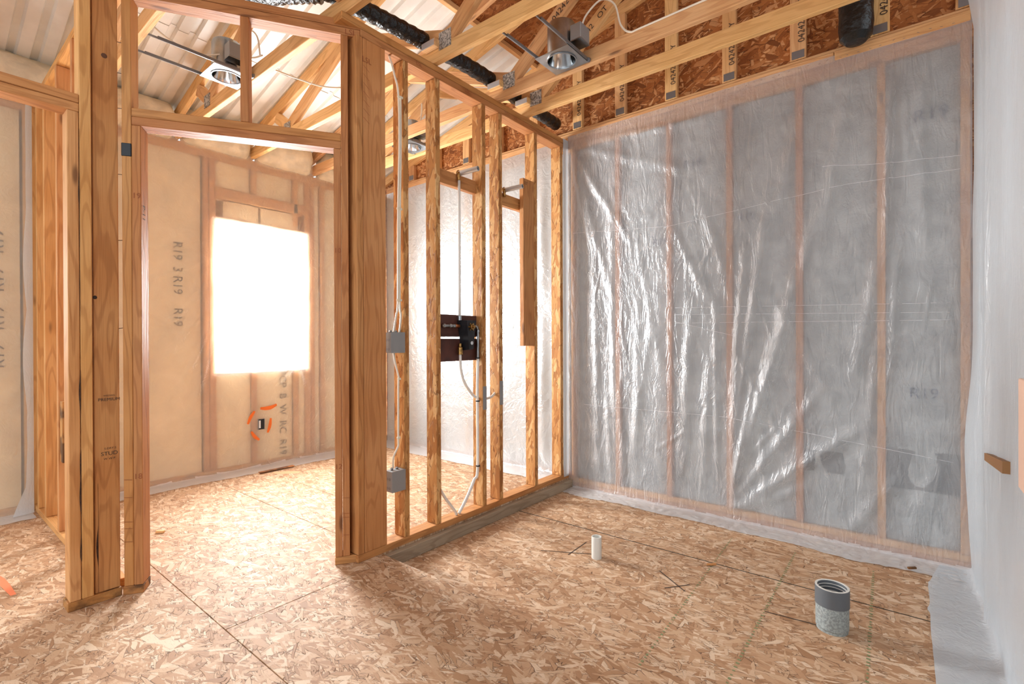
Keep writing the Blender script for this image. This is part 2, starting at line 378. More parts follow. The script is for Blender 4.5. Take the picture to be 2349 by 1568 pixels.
# ------------------------------------------------------------------ ceiling: corrugated roof sheets + osb deck
def zr(x): return 3.03+.25*(x+2.42)
ceiling = thing('ceiling', (0, -2, 3.4), kind='structure')
PER = .115
def roof_panel(y0, ncor, x0, x1, dz=0):
    prof = []
    for i in range(ncor):
        b = y0+i*PER
        prof += [(b, 0), (b+.062, 0), (b+.072, .024), (b+.105, .024)]
    prof.append((y0+ncor*PER, 0))
    vs = []; fs = []
    for (y, h) in prof:
        vs += [(x0, y, zr(x0)+h+dz), (x1, y, zr(x1)+h+dz)]
    for i in range(len(prof)-1): fs.append((2*i, 2*i+1, 2*i+3, 2*i+2))
    o = mesh('roof_panel', vs, fs, ROOFW, ceiling); m = o.modifiers.new('s', 'SOLIDIFY'); m.thickness = .002; m.offset = 1
y = -4.6; k = 0
while y < .05:
    roof_panel(y, 8, -2.75, -1.62, 0); roof_panel(y, 8, -1.66, -.35, .004); y += 8*PER; k += 1
y = -4.7
while y < .2:
    b = min(y+1.22, .2)
    vs = [(x_, yy, zr(x_)+.0+h) for h in (0, .012) for (x_, yy) in ((-.36, y+.002), (5.2, y+.002), (5.2, b-.002), (-.36, b-.002))]
    mesh('deck_panel', vs, [(0, 1, 2, 3), (7, 6, 5, 4), (0, 4, 5, 1), (1, 5, 6, 2), (2, 6, 7, 3), (3, 7, 4, 0)], OSBD, ceiling); y += 1.22
# purlin where the two meet
beam('purlin', (-.34, -4.6, zr(-.34)-.02), (-.34, .1, zr(-.34)-.02), .038, .038, WOODL, ceiling)
# ------------------------------------------------------------------ back (gable) wall
wb = thing('wall_back', (0, 0, ZL), kind='structure')
STX = [.04, .441, .85, 1.264, 1.676, 2.085, 2.44]
def plateX(name, x0, x1, z0, z1, y0=.012, y1=.101, mat=WOOD): return box(name, (x0, y0, z0), (x1, y1, z1), mat, wb)
plateX('bottom_plate', 0, 2.5, ZL, ZL+.038); plateX('bottom_plate', 0, 2.5, ZL+.04, ZL+.078)
plateX('bottom_plate', -2.42, -.02, 0, .038)
plateX('top_plate', -2.45, 2.5, 2.712, 2.75, mat=WOODF); plateX('top_plate', -2.45, 2.5, 2.752, 2.79, mat=WOODF)
plateX('nailer', -2.42, 1.86, 2.792, 2.848, -.003, .045, WOODL); plateX('nailer', 1.863, 2.46, 2.792, 2.85, -.005, .043, WOODL)
plateX('nailer', -2.42, 2.46, 2.85, 2.872, .012, .05, WOODL)
for x in STX: box('stud', (x-.019, .012, ZL+.08), (x+.019, .101, 2.71), WOODF, wb)
x = -2.4
while x < -.1: box('stud', (x-.019, .012, .04), (x+.019, .101, 2.71), WOODL, wb); x += .4064
def batt(name, x0, x1, z0, z1, mat, wall, yb=.055, amp=.012, seed=0, axis='X', base=0.0, dirn=1):
    nx, nz = 10, 60; vs = []; fs = []
    for i in range(nx+1):
        for j in range(nz+1):
            u = i/nx; v = j/nz; e = min(1, 6*min(u, 1-u)); x_ = x0+(x1-x0)*u; z_ = z0+(z1-z0)*v
            dd = yb-dirn*0-(e*.012+amp*N(Vector((x_*6+seed, z_*3, seed))))
            vs.append((x_, base+dd, z_) if axis == 'X' else (base-dd, x_, z_))
    for i in range(nx):
        for j in range(nz): q = i*(nz+1)+j; fs.append((q, q+nz+1, q+nz+2, q+1))
    k = len(vs)
    for (u, v) in ((x0, z0), (x1, z0), (x1, z1), (x0, z1)):
        vs.append((u, base+.1, v) if axis == 'X' else (base-.1, u, v))
    fs.append((k, k+3, k+2, k+1))
    return mesh(name, vs, fs, mat, wall, True)
for i in range(len(STX)-1): batt('insulation_batt', STX[i]+.02, STX[i+1]-.02, ZL+.08, 2.71, BATTG, wb, seed=i)
# dark gaps where batts end, and offset batt ends
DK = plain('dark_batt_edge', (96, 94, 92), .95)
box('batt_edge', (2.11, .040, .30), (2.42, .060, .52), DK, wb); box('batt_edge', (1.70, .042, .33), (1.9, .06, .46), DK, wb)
x = -2.4
while x < -.1: batt('insulation_batt', x+.02, min(x+.386, -.02), .04, 2.71, BATTW, wb, seed=x); x += .4064
box('sheathing', (-2.8, .115, -.2), (2.6, .127, 2.75), OSBG, wb)
for (px, pz, s, b) in ((.78, 1.86, .05, 'R19'), (1.02, 2.38, .06, 'R19'), (2.30, 2.36, .07, 'R19'), (2.27, .84, .06, 'R19'), (1.37, 1.95, .05, 'R19')):
    text(b, s*1.35, (px, .018, pz), (1, 0, 0), (0, 0, 1), INKB, wb)
for (px, pz) in ((-.33, 2.0), (-.33, 1.55), (-.33, 1.2), (-1.95, 1.7), (-1.95, 1.25), (-1.95, .8)):
    text('R19', .09, (px, .026, pz), (0, 0, 1), (-1, 0, 0), INKB, wb)
# ------------------------------------------------------------------ gable truss + trusses
def verts_gable():
    g = thing('gable_truss', (0, .03, 2.88), 'gable end truss with flat printed studs over strand board, above the back wall', 'truss')
    zt = lambda x_: zr(x_)-.1
    P = [(-2.6, 2.80), (3.4, 2.80), (3.4, zr(3.4)-.01), (-2.6, zr(-2.6)-.01)]
    mesh('sheathing', [(a, y_, b) for y_ in (.05, .062) for a, b in P], [(0, 1, 2, 3), (7, 6, 5, 4), (0, 4, 5, 1), (1, 5, 6, 2), (2, 6, 7, 3), (3, 7, 4, 0)], OSBG, g)
    for x_ in (-2.0, -1.6, -1.18, -.77, -.36, .085, .468, .868, 1.266, 1.672, 2.08, 2.445, 2.85):
        v = box('vertical_web', (x_-.044, .011, 2.876), (x_+.044, .049, zt(x_)), WOODL, g)
        if x_ > 0:
            text('04242A-QTY', .052, (x_+.02, .0095, 3.12), (0, 0, 1), (-1, 0, 0), INK, v, align='CENTER')
        box('gang_plate', (x_-.034, .008, 2.882), (x_+.034, .0105, 2.93), STEELD, g, bev=0)
    beam('top_chord', (-2.55, .03, zr(-2.55)-.06), (3.2, .03, zr(3.2)-.06), .038, .089, WOODL, g, up=(0, 0, 1))
    return g
verts_gable()
def truss(yc, label, joint=.11, first=True, marks=False):
    """king W truss: bottom chord, top chord, webs meeting at the joint plate"""
    t = thing('roof_truss', (0, yc, 2.79), label, 'truss', None)
    b = beam('bottom_chord', (-2.55, yc, 2.835), (2.75, yc, 2.835), .038, .089, WOODL, t)
    beam('top_chord', (-2.62, yc, zr(-2.62)-.065), (3.1, yc, zr(3.1)-.065), .038, .089, WOODL, t)
    def web(x0, z0, x1, z1, words=None):
        wv = beam('web', (x0, yc, z0), (x1, yc, z1), .038, .089, WOODL, t, up=(-(z1-z0), 0, (x1-x0)) if abs(z1-z0) > abs(x1-x0) else (0, 0, 1))
        if words:
            D = Vector((x1-x0, 0, z1-z0)).normalized(); U = Vector((-D.z, 0, D.x)); mid = Vector((x0, yc-.0195, z0)).lerp(Vector((x1, yc-.0195, z1)), .48)
            text(words, .056, mid-U*.005, D, U, INK, wv)
    e = .045
    web(joint, 2.90, -.95, zr(-.95)-.12); web(joint+.02, 2.91, 1.35, zr(1.35)-.14, '04242   OT   BO   W2   QT')
    web(2.45, 2.90, 1.38, zr(1.38)-.14, 'W3  QTY  OT' if marks else None); web(-1.75, 2.89, -.98, zr(-.98)-.12)
    web(-1.75, 2.89, -1.95, zr(-1.95)-.12)
    for (x_, z_, w_, h_) in ((joint-.01, 2.895, .10, .10), (-1.75, 2.88, .1, .09), (2.4, 2.88, .12, .09)):
        box('gang_plate', (x_-w_/2, yc-.0225, z_-h_/2), (x_+w_/2, yc-.0195, z_+h_/2), TRUSSPL, t, bev=0)
    # end block with the toothed connector beside the joint
    box('heel_block', (joint-.17, yc-.060, 2.862), (joint-.055, yc-.021, 2.905), WOODL, t)
    box('connector_tag', (joint-.165, yc-.0625, 2.865), (joint-.06, yc-.0605, 2.90), plain_tag, t, bev=0)
    return t
plain_tag = plain('grey_tag', (206, 200, 196), .5, .4)
for yc, lab, mk in ((-.57, 'roof truss nearest the back wall, second chord above the plastic', 0), (-.88, 'roof truss carrying the loose white cable beside the front can light', 1),
                (-1.47, 'roof truss crossing above the middle of the stud partition', 0), (-2.06, 'roof truss over the corner post where partition and doorway meet', 0),
                (-2.66, 'roof truss seen through the doorway transom, holding bar hangers', 0), (-3.26, 'roof truss at far left above the side opening', 0)):
    truss(yc, lab, marks=mk)
# ------------------------------------------------------------------ left (window) wall
wl = thing('wall_left', (-2.42, -2, 0), kind='structure')
XW = -2.42
def fr(name, y0, y1, z0, z1, mat=WOOD, x1=XW-.012, x0=XW-.15): return box(name, (x0, y0, z0), (x1, y1, z1), mat, wl)
fr('bottom_plate', -4.6, .1, 0, .038); fr('top_plate', -4.6, .1, 2.70, 2.738); fr('top_plate', -4.6, .1, 2.74, 2.778)
for y_ in (-1.845, -1.805, -1.79+.0, -.905, -.86, -.76):
    pass
for (a, b, z0, z1) in ((-1.865, -1.829, .04, 2.70), (-1.825, -1.774, .04, 2.70), (-.966, -.915, .04, 2.70), (-.80, -.762, .04, 2.70), (-.91, -.872, .04, 2.70),
        (-1.475, -1.437, .04, .86), (-1.08, -1.045, .04, .86), (-1.47, -1.43, 2.48, 2.70), (-1.08, -1.04, 2.26, 2.70), (-2.955, -2.88, .04, 2.70), (-3.54, -3.50, .04, 2.70), (-4.40, -4.36, .04, 2.7), (-2.60, -2.562, .04, 2.7), (-.42, -.382, .04, 2.7), (-.06, -.022, .04, 2.7)):
    fr('stud', a, b, z0, z1)
fr('header', -1.786, -.958, 2.38, 2.47); fr('header', -1.786, -.958, 2.175, 2.213); fr('sill_plate', -1.786, -.958, .86, .888); fr('header', -4.36, -3.54, 2.175, 2.213); fr('sill_plate', -4.36, -3.54, .85, .888)
def kb(y0, y1, z0, z1, s): batt('insulation_batt', y0, y1, z0, z1, BATTK, wl, yb=.06-.12+.11, amp=.010, seed=s, axis='Y', base=XW)
for i, (a, b, z0, z1) in enumerate(((-4.35, -3.55, .04, .84), (-4.35, -3.55, 2.22, 2.7), (-3.49, -2.97, .04, 2.7), (-2.87, -2.61, .04, 2.7), (-2.55, -1.88, .04, 2.7), (-1.78, -1.48, .04, .85), (-1.43, -1.09, .04, .85), (-1.04, -.96, .04, .85),
        (-1.78, -1.48, 2.48, 2.7), (-1.42, -1.09, 2.48, 2.7), (-1.035, -.96, 2.48, 2.7), (-1.70, -1.40, 2.22, 2.37), (-1.38, -1.02, 2.22, 2.37), (-.87, -.805, .04, 2.7), (-.755, -.43, .04, 2.7), (-.375, -.07, .04, 2.7))):
    kb(a, b, z0, z1, i*1.7)
for s0, yy, zz in (('R19  3', -2.06, 1.83), ('R19', -2.06, 1.60), ('R19', -2.06, 1.34), ('PCP  B  W  RC  R19   1', -1.20, .40)):
    text(s0, .095, (XW-.014, yy, zz), (0, 0, -1), (0, 1, 0), INKD, wl)
for zz in (1.8, 1.55, 1.3, 1.05): text('R19', .10, (XW-.014, -3.08, zz), (0, 0, 1), (0, -1, 0), INKD, wl)
def sheath(y0, y1, z0, z1): box('sheathing', (XW-.165, y0, z0), (XW-.152, y1, z1), OSBG, wl, bev=0)
sheath(-4.6, -4.36, -.2, 2.78); sheath(-3.54, -1.787, -.2, 2.78); sheath(-4.36, -3.54, -.2, .888); sheath(-4.36, -3.54, 2.175, 2.78); sheath(-.957, .1, -.2, 2.78); sheath(-1.787, -.957, -.2, .86); sheath(-1.787, -.957, 2.213, 2.78)
win = thing('window_1', (XW-.1, -1.37, .88), kind='structure')
WHT = plain('white_vinyl', (236, 238, 240), .4)
for (a, b, z0, z1) in ((-1.786, -1.74, .888, 2.175), (-1.004, -.958, .888, 2.175), (-1.74, -1.004, .888, .934), (-1.74, -1.004, 2.129, 2.175), (-1.74, -1.004, 1.50, 1.54)):
    box('window_frame', (XW-.16, a, z0), (XW-.10, b, z1), WHT, win, bev=.003)
gt = NT('window_glass'); tpn = gt.n('ShaderNodeBsdfTransparent'); glo = gt.n('ShaderNodeBsdfGlossy'); glo.inputs['Roughness'].default_value = .02
mxs = gt.n('ShaderNodeMixShader'); mxs.inputs[0].default_value = .05; gt.l(tpn.outputs[0], mxs.inputs[1]); gt.l(glo.outputs[0], mxs.inputs[2]); gt.l(mxs.outputs[0], gt.out.inputs[0])
for (z0, z1) in ((.934, 1.50), (1.54, 2.129)): box('pane', (XW-.135, -1.74, z0), (XW-.129, -1.004, z1), gt.m, win, bev=0)
win_added = thing('window_added', (XW-.1, -3.95, .88), kind='structure')  # unseen window, added out of view to let light into the side room
for (a, b, z0, z1) in ((-4.36, -4.32, .888, 2.175), (-3.58, -3.54, .888, 2.175), (-4.32, -3.58, .888, .934), (-4.32, -3.58, 2.129, 2.175)):
    box('window_frame', (XW-.16, a, z0), (XW-.10, b, z1), WHT, win_added, bev=.003)
box('pane', (XW-.135, -4.32, .934), (XW-.129, -3.58, 2.129), gt.m, win_added, bev=0)
# cream insulation stuffed over the plate at the eave
def lump(name, y0, y1, label, seed):
    ny, na = int((y1-y0)*60), 14; vs = []; fs = []
    for i in range(ny+1):
        yy = y0+(y1-y0)*i/ny
        for j in range(na+1):
            a = -math.pi*.5+math.pi*j/na; rr = .125+.03*N(Vector((yy*4, j*.5, seed)))+.014*N(Vector((yy*16, j*1.2, seed+4)))
            e = min(1, 9*min(i/ny, 1-i/ny)+.3)
            vs.append((XW-.06+rr*1.35*math.cos(a)*e, yy, 2.905+.128*math.sin(a)*(1 if a < 0 else 1.05)+.012*N(Vector((yy*9, j, seed)))))
    for i in range(ny):
        for j in range(na): q = i*(na+1)+j; fs.append((q, q+1, q+na+2, q+na+1))
    o = mesh(name, vs, fs, FOAM, None, True); o.modifiers.new('s', 'SOLIDIFY').thickness = .02
    return tag(o, label, 'insulation')
lump('eave_insulation', -4.4, -3.30, 'cream insulation bulging over the plate at far left eave', 1)
lump('eave_insulation', -3.22, -2.70, 'cream insulation tucked at the eave beside the left cluster of studs', 7)
lump('eave_insulation', -2.62, -2.10, 'cream insulation strip below the white roof, left half of doorway transom', 3)
lump('eave_insulation', -2.02, -1.51, 'cream insulation at the eave above the window, left of the truss end', 5)
lump('eave_insulation', -1.43, -.93, 'cream insulation sagging above the window, right side of the doorway', 11)
lump('eave_insulation', -.83, -.61, 'small cream insulation tuft in the far corner of the eave', 15)
# ------------------------------------------------------------------ right wall
wr = thing('wall_right', (2.5, -2, 0), kind='structure')
box('top_plate', (2.50, -3.9, 2.70), (2.59, .05, 2.786), WOOD, wr)
box('bottom_plate', (2.50, -4.5, ZL), (2.59, -.02, ZL+.038), WOOD, wr)
for y_ in (-.12, -.53, -.93, -1.36, -1.75, -2.15, -2.56): box('stud', (2.50, y_-.019, ZL+.04), (2.59, y_+.019, 2.70), WOOD, wr)
box('backing', (2.56, -4.5, ZL), (2.60, .05, 2.95), BATTW, wr, bev=0)
# ------------------------------------------------------------------ stud partition
pt = thing('stud_partition', (-.045, -1, 0), 'open stud partition of strand-board studs between the doorway and the plastic-covered room', 'partition')
PX0, PX1 = -.089, 0
box('bottom_plate', (PX0, -2.02, 0), (PX1, -.0, .038), WOODF, pt)
box('top_plate', (PX0, -1.99, 2.712), (PX1, -.0, 2.75), WOODF, pt)
box('top_plate', (PX0, -2.10, 2.752), (PX1, -.0, 2.79), WOODF, pt)
box('curb_board', (.001, -1.868, ZL), (.039, -.0, -.008), GREYW, pt)
box('corner_stud', (PX0, -2.018, .039), (PX1, -1.980, 2.711), WOODF, pt)
box('corner_board', (-.038, -1.978, .039), (PX1, -1.838, 2.711), WOOD, pt)
def lsl(yc, x0=PX0, x1=PX1, name='stud'): return box(name, (x0, yc-.019, .039), (x1, yc+.019, 2.711), LSL, pt)
for yc in (-1.70, -1.457, -1.045, -.872, -.456, -.10): lsl(yc)
box('blocking_board', (-.038, -.610, 1.10), (PX1, -.477, 2.335), WOODF, pt)
box('blocking', (-.088, -1.437, 2.12), (-.050, -1.065, 2.205), WOODF, pt)
box('blocking', (-.088, -.852, 2.105), (-.050, -.476, 2.19), WOODF, pt)
box('backing_board', (-.070, -1.437, 1.165), (-.052, -1.065, 1.305), BROWN, pt); box('backing_board', (-.070, -1.437, 1.01), (-.052, -1.065, 1.153), BROWN, pt)
box('nail_plate', (.0005, -1.062, .68), (.003, -1.028, .835), BOXG, pt, bev=0); box('nail_plate', (.0005, -.889, .695), (.003, -.855, .86), BOXG, pt, bev=0)
for (yy, zz, s_) in ((-1.955, 2.60, .05), (-1.60, 2.735, .04), (-1.2, 2.735, .04), (-.7, 2.735, .035)): text('LSL', s_*.8, (PX1, yy, zz), (0, 1, 0), (0, 0, 1), INKR, pt)
text('32"', .03, (PX1, -.58, 2.30), (0, 1, 0), (0, 0, 1), INK, pt)
for i in range(7): stroke('pencil_mark', [(PX1, -1.976, 2.30+i*.045), (PX1, -1.94, 2.275+i*.045)], .002, INKR, pt, (1, 0, 0))
# ------------------------------------------------------------------ angled doorway frame
A = Vector((-.553, -2.859, 0)); Bv = Vector((-.011, -2.004, 0)); TD = (Bv-A).normalized(); ND = Vector((-TD.y, TD.x, 0))
dw = thing('doorway_frame', (-.3, -2.45, 0), 'angled doorway framed in pale lumber with a transom opening above its doubled header', 'door frame')
def dbox(name, s0, s1, z0, z1, mat=WOODF, d0=0, d1=.089):
    if z1-z0 > s1-s0:
        c = A+TD*(s0+s1)/2+ND*(d0+d1)/2
        return beam(name, c+Vector((0, 0, z0)), c+Vector((0, 0, z1)), s1-s0, d1-d0, mat, dw, up=ND)
    c = ND*(d0+d1)/2+Vector((0, 0, (z0+z1)/2))
    return beam(name, A+TD*s0+c, A+TD*s1+c, d1-d0, z1-z0, mat, dw)
dbox('bottom_plate', -.005, .073, 0, .038, WOODST); dbox('bottom_plate', .893, 1.005, 0, .038, WOODF)
dbox('king_stud', 0, .036, .039, 2.703); dbox('jack_stud', .037, .072, .039, 2.119)
dbox('jack_stud', .895, .930, .039, 2.119); dbox('king_stud', .931, .966, .039, 2.703)
dbox('header_board', .037, .930, 2.12, 2.158); dbox('header_board', .037, .930, 2.159, 2.197)
dbox('cripple_stud', .475, .512, 2.198, 2.703)
dbox('top_plate', -.02, 1.025, 2.704, 2.742); dbox('top_plate', -.02, 1.03, 2.744, 2.782)
def dtext(body, size, s_, z_, mat, rot=False, d_=0):
    p = A+TD*s_-ND*(.0001)+Vector((0, 0, z_))
    return text(body, size, p, (0, 0, 1) if rot else TD, -TD if rot else (0, 0, 1), mat, dw)
for (b, s_, z_) in (('19', .055, 1.80), ('18', .055, .53), ('12', .912, .50), ('10', .912, 1.6)): dtext(b, .035, s_, z_, INKR)
dtext('LSL', .04, .98, 2.72, INKR)
jx = A+TD*.0725+Vector((0, 0, 0)); text('P-11', .04, jx+ND*.03+Vector((0, 0, 1.73)), (0, 0, -1), ND, INK, dw)
for zz in (.24, .30, .33, .44, .52): stroke('pencil_mark', [A+TD*.002-ND*.001+Vector((0, 0, zz)), A+TD*.034-ND*.001+Vector((0, 0, zz-.003))], .002, INKR, dw, -ND)
for zz in (.15, .24, .26, .34): stroke('pencil_mark', [A+TD*.933-ND*.001+Vector((0, 0, zz)), A+TD*.964-ND*.001+Vector((0, 0, zz-.003))], .002, INKR, dw, -ND)
dbox('black_tape', -.002, .0365, 1.975, 2.035, BLACKP, -.002, .04)
BN = plain('nail_steel', (70, 60, 56), .5, .7)
for zz in (2.5, 2.36, 2.2, 1.9, 1.6, 1.2):   # nails bridging post and doorway stud
    tube('nail', [Vector((-.60, -2.872, zz)), Vector((-.60, -2.845, zz+.004))], .0015, BN, dw, n=6, sm=0)
# ------------------------------------------------------------------ left side opening: stud cluster and header
lw = thing('side_opening_frame', (-.6, -3, 0), 'tall cluster of jack stud, king stud and broad knotty post with a header running left', 'wall frame')
LX0, LX1 = -.649, -.56
box('bottom_plate', (LX0, -3.05, 0), (LX1, -2.865, .038), WOODST, lw)
box('jack_stud', (LX0, -3.043, .039), (LX1, -3.005, 2.121), WOOD, lw)
box('king_stud', (LX0, -3.003, .039), (LX1, -2.963, 2.76), WOOD, lw)
po = box('post', (-.614, -2.957, .039), (-.572, -2.868, 2.76), WOODF, lw)
tag(po, 'broad fir post face with dark knots and grade stamps')
box('header_board', (LX0, -4.3, 2.122), (LX1, -3.004, 2.158), WOOD, lw); box('header_board', (LX0, -4.3, 2.16), (LX1, -3.004, 2.197), WOOD, lw)
box('jack_stud', (LX0, -4.34, .039), (LX1, -4.302, 2.76), WOOD, lw)
box('top_plate', (LX0, -4.4, 2.762), (LX1, -2.86, 2.80), WOOD, lw)
text('PREMIUM', .019, (-.572, -2.905, .885), (0, 1, 0), (0, 0, 1), INK, po); text('WESTERN', .009, (-.572, -2.905, .902), (0, 1, 0), (0, 0, 1), INK, po)
text('STUD', .024, (-.572, -2.905, .645), (0, 1, 0), (0, 0, 1), INK, po); text('S-DRY 2', .012, (-.572, -2.902, .668), (0, 1, 0), (0, 0, 1), INK, po); text('W W P', .013, (-.572, -2.905, .622), (0, 1, 0), (0, 0, 1), INK, po)
# dark bark edges on jack and post
BARK = plain('bark', (70, 44, 28), .9, noise_amt=.4, nscale=60, bump=.01)
rr = random.Random(5)
def bark(y_, x_, z0, z1, wmax):
    vs = []; fs = []; n = int((z1-z0)/.02)
    for i in range(n+1):
        z_ = z0+(z1-z0)*i/n; w_ = max(.0008, wmax*(.35+.8*N(Vector((z_*7, y_*9, 0))))*max(0,math.sin(math.pi*i/n))**.3)
        vs += [(x_+.0009, y_, z_), (x_+.0009, y_-w_ if y_ > -2.95 or True else y_, z_)]
    for i in range(n): fs.append((2*i, 2*i+1, 2*i+3, 2*i+2))
    return mesh('bark_edge', vs, fs, BARK, lw)
bark(-3.0035, LX1, .2, .68, .011); bark(-3.0035, LX1, .75, 1.02, .008); bark(-3.0035, LX1, 1.25, 2.05, .006); bark(-2.945, -.572, .04, .52, .016)
lathe('knot', [(.0005, .0), (.008, .0), (.011, -.001)], (-.5708, -2.915, 2.405), (1, 0, 0), plain('knot_wood', (96, 60, 40), .8), lw, n=20)
lathe('knot', [(.0005, .0), (.006, .0), (.008, -.001)], (-.5708, -2.952, 1.335), (1, 0, 0), plain('dark_knot', (50, 34, 26), .8), lw, n=20)
# ------------------------------------------------------------------ partition towards the window wall, left room
lp = thing('far_stud_wall', (-1.5, -2.87, 0), 'unlined stud wall of wide pale studs behind the left cluster', 'partition')
box('bottom_plate', (-2.40, -2.91, 0), (-.66, -2.821, .038), WOOD, lp); box('top_plate', (-2.40, -2.91, 2.745), (-.66, -2.821, 2.783), WOOD, lp)
for x_ in (-2.31, -2.05, -1.66, -1.26, -.86): box('stud', (x_-.019, -2.91, .039), (x_+.019, -2.821, 2.744), WOOD, lp)
box('outlet_backing', (-1.62, -2.905, .45), (-1.56, -2.84, .80), WOODST, lp)
# ------------------------------------------------------------------ plastic sheets
def seg_d(px, pz, s):
    x0, z0, x1, z1 = s; dx, dz = x1-x0, z1-z0; L = dx*dx+dz*dz; t = max(0, min(1, ((px-x0)*dx+(pz-z0)*dz)/L))
    cx_, cz_ = x0+dx*t, z0+dz*t; cr = (px-x0)*dz-(pz-z0)*dx
    return math.hypot(px-cx_, pz-cz_), t, (1 if cr > 0 else -1)
FOLDS = [  # x0,z0,x1,z1, width, height   (radiating from the pinned points)
 (1.264, -.02, 1.98, .62, .055, .030), (1.264, .02, 1.80, .85, .05, .022), (1.264, .1, 1.62, 1.25, .05, .028), (1.27, .25, 1.52, 2.1, .06, .030),
 (1.275, .5, 1.37, 1.75, .04, .024), (1.29, .1, 1.42, .9, .03, .022), (1.264, -.02, 1.7, .22, .05, .018), (1.4, .6, 1.72, 1.75, .06, .022),
 (1.52, .9, 1.80, 2.0, .05, .018), (1.55, 1.9, 1.72, 2.65, .06, .022), (1.78, 1.6, 1.92, 2.6, .05, .018), (1.95, .9, 2.08, 1.6, .05, .022),
 (2.10, 1.5, 2.13, 2.65, .03, .022), (2.12, .9, 2.16, 1.6, .03, .016), (2.28, 1.4, 2.25, 2.6, .05, .012), (1.99, .3, 2.10, 1.3, .04, .012),
 (.03, 2.74, .55, 1.9, .05, .026), (.03, 2.74, .40, 1.5, .05, .026), (.03, 2.72, .22, 1.9, .035, .022), (.03, 2.75, .95, 2.35, .06, .016), (.05, 2.76, 1.1, 2.66, .05, .016),
 (.12, 2.3, .12, .1, .04, .018), (.25, 1.9, .28, .1, .05, .020), (.40, 2.1, .43, .0, .04, .022), (.44, .9, .50, .0, .05, .022), (.36, .7, .40, -.02, .04, .024),
 (.62, 1.5, .60, .1, .05, .016), (.72, 1.3, .56, .2, .05, .014), (.55, 2.2, .80, .9, .04, .010), (1.02, 1.4, .95, .2, .06, .020), (1.14, 1.0, 1.10, .15, .05, .020),
 (1.18, 1.4, 1.19, .2, .03, .016), (.85, 2.6, .87, .4, .03, .008), (1.5, .05, 1.45, .6, .04, .012), (1.9, -.03, 2.15, .35, .05, .016), (2.2, .0, 2.33, .5, .05, .010),
 (.9, 1.9, 1.25, 1.2, .05, .014), (1.05, 2.2, 1.3, 1.4, .05, .014), (1.3, 1.1, 1.6, .45, .03, .010), (1.5, 1.45, 1.85, .8, .05, .012)]
_rf = random.Random(11)
for _ in range(46):
    x_, z_ = _rf.uniform(.05, 2.3), _rf.uniform(0, 2.5); a = _rf.gauss(1.35, .35); L = _rf.uniform(.12, .4)
    FOLDS.append((x_, z_, x_+L*math.cos(a), z_+L*math.sin(a), _rf.uniform(.010, .022), _rf.uniform(.003, .007)))
def gable_h(x_, z_):
    h = 0
    for s in FOLDS:
        w_ = s[4]
        if min(s[0], s[2])-3*w_ > x_ or max(s[0], s[2])+3*w_ < x_ or min(s[1], s[3])-3*w_ > z_ or max(s[1], s[3])+3*w_ < z_: continue
        dd, t, sd = seg_d(x_, z_, s[:4])
        k = dd/w_
        if k < 2.2: h = max(h, 0)+s[5]*math.exp(-k*k*2.2)*(max(0, math.sin(math.pi*min(1, max(0, t*.92+.04))))**.5)
    pin = 1
    for sx_ in STX:                                # held close to the studs
        pin = min(pin, .45+.55*min(1, abs(x_-sx_)/.05))
    h = h*pin*(.95 if x_ > .75 else .62)+.005*N(Vector((x_*7, 0, z_*2)))+.003*N(Vector((x_*22+z_*6, 3, z_*9)))
    e = min(1, (2.82-z_)/.12)*min(1, max(0, (z_+.0)/.05+.3))
    return max(.002, h*max(0, e)+.003)
def sheet(name, cols, rows, fn, mat, label, cat='plastic sheet', lapz=None):
    vs = [fn(i/cols, j/rows) for i in range(cols+1) for j in range(rows+1)]; fs = []
    for i in range(cols):
        for j in range(rows): q = i*(rows+1)+j; fs.append((q, q+rows+1, q+rows+2, q+1))
    if lapz is None: o = mesh(name, vs, fs, mat, None, True)
    else: o = mesh(name, vs, fs, [mat, POLYF], None, True, [1 if max(vs[a][2] for a in f_) < lapz else 0 for f_ in fs])
    return tag(o, label, cat)
def fn_gable(u, v):
    x_ = .003+2.462*u; top, H = 2.825, 2.825-ZL; strip = .16+.05*N(Vector((x_*2.3, 5, 0)))+.04*u; tot = H+strip; s = v*tot
    if s < H-.03:
        z_ = top-s; return (x_, -gable_h(x_, z_)-.001, z_)
    k = min(1, (s-(H-.03))/.06); out = max(0, s-H)
    z_ = ZL+max(.004, .03*(1-k)**2)+abs(.010*N(Vector((x_*16, out*22, 1))))*min(1, out*20+.1)
    return (x_, -.004-out-gable_h(x_, .0)*(1-k), z_)
sheet('plastic_sheet', 330, 330, fn_gable, POLYG, 'large wrinkled clear plastic sheet over grey insulation and studs on the right back wall', lapz=ZL+.025)
sheet_main = bpy.data.objects['plastic_sheet']
CREASE = plain('film_crease', (236, 238, 240), .3)
for pts in (((.05, 2.02), (.86, 1.96), (1.93, 2.05), (2.44, 2.03)), ((1.80, 2.18), (2.10, 2.13), (2.44, 2.10)), ((.90, 1.37), (2.44, 1.33)), ((.90, 1.32), (2.44, 1.28)), ((.90, 1.26), (2.44, 1.24)), ((.15, .62), (1.27, .62), (2.44, .48)), ((.9, 1.27), (1.32, 1.16))):
    q = []
    for a, b in zip(pts[:-1], pts[1:]):
        for i in range(24): t_ = i/24; x_ = a[0]+(b[0]-a[0])*t_; z_ = a[1]+(b[1]-a[1])*t_; q.append((x_, -gable_h(x_, z_)-.0015, z_))
    tube('crease', q, .0009, CREASE, sheet_main, n=5, sm=0)
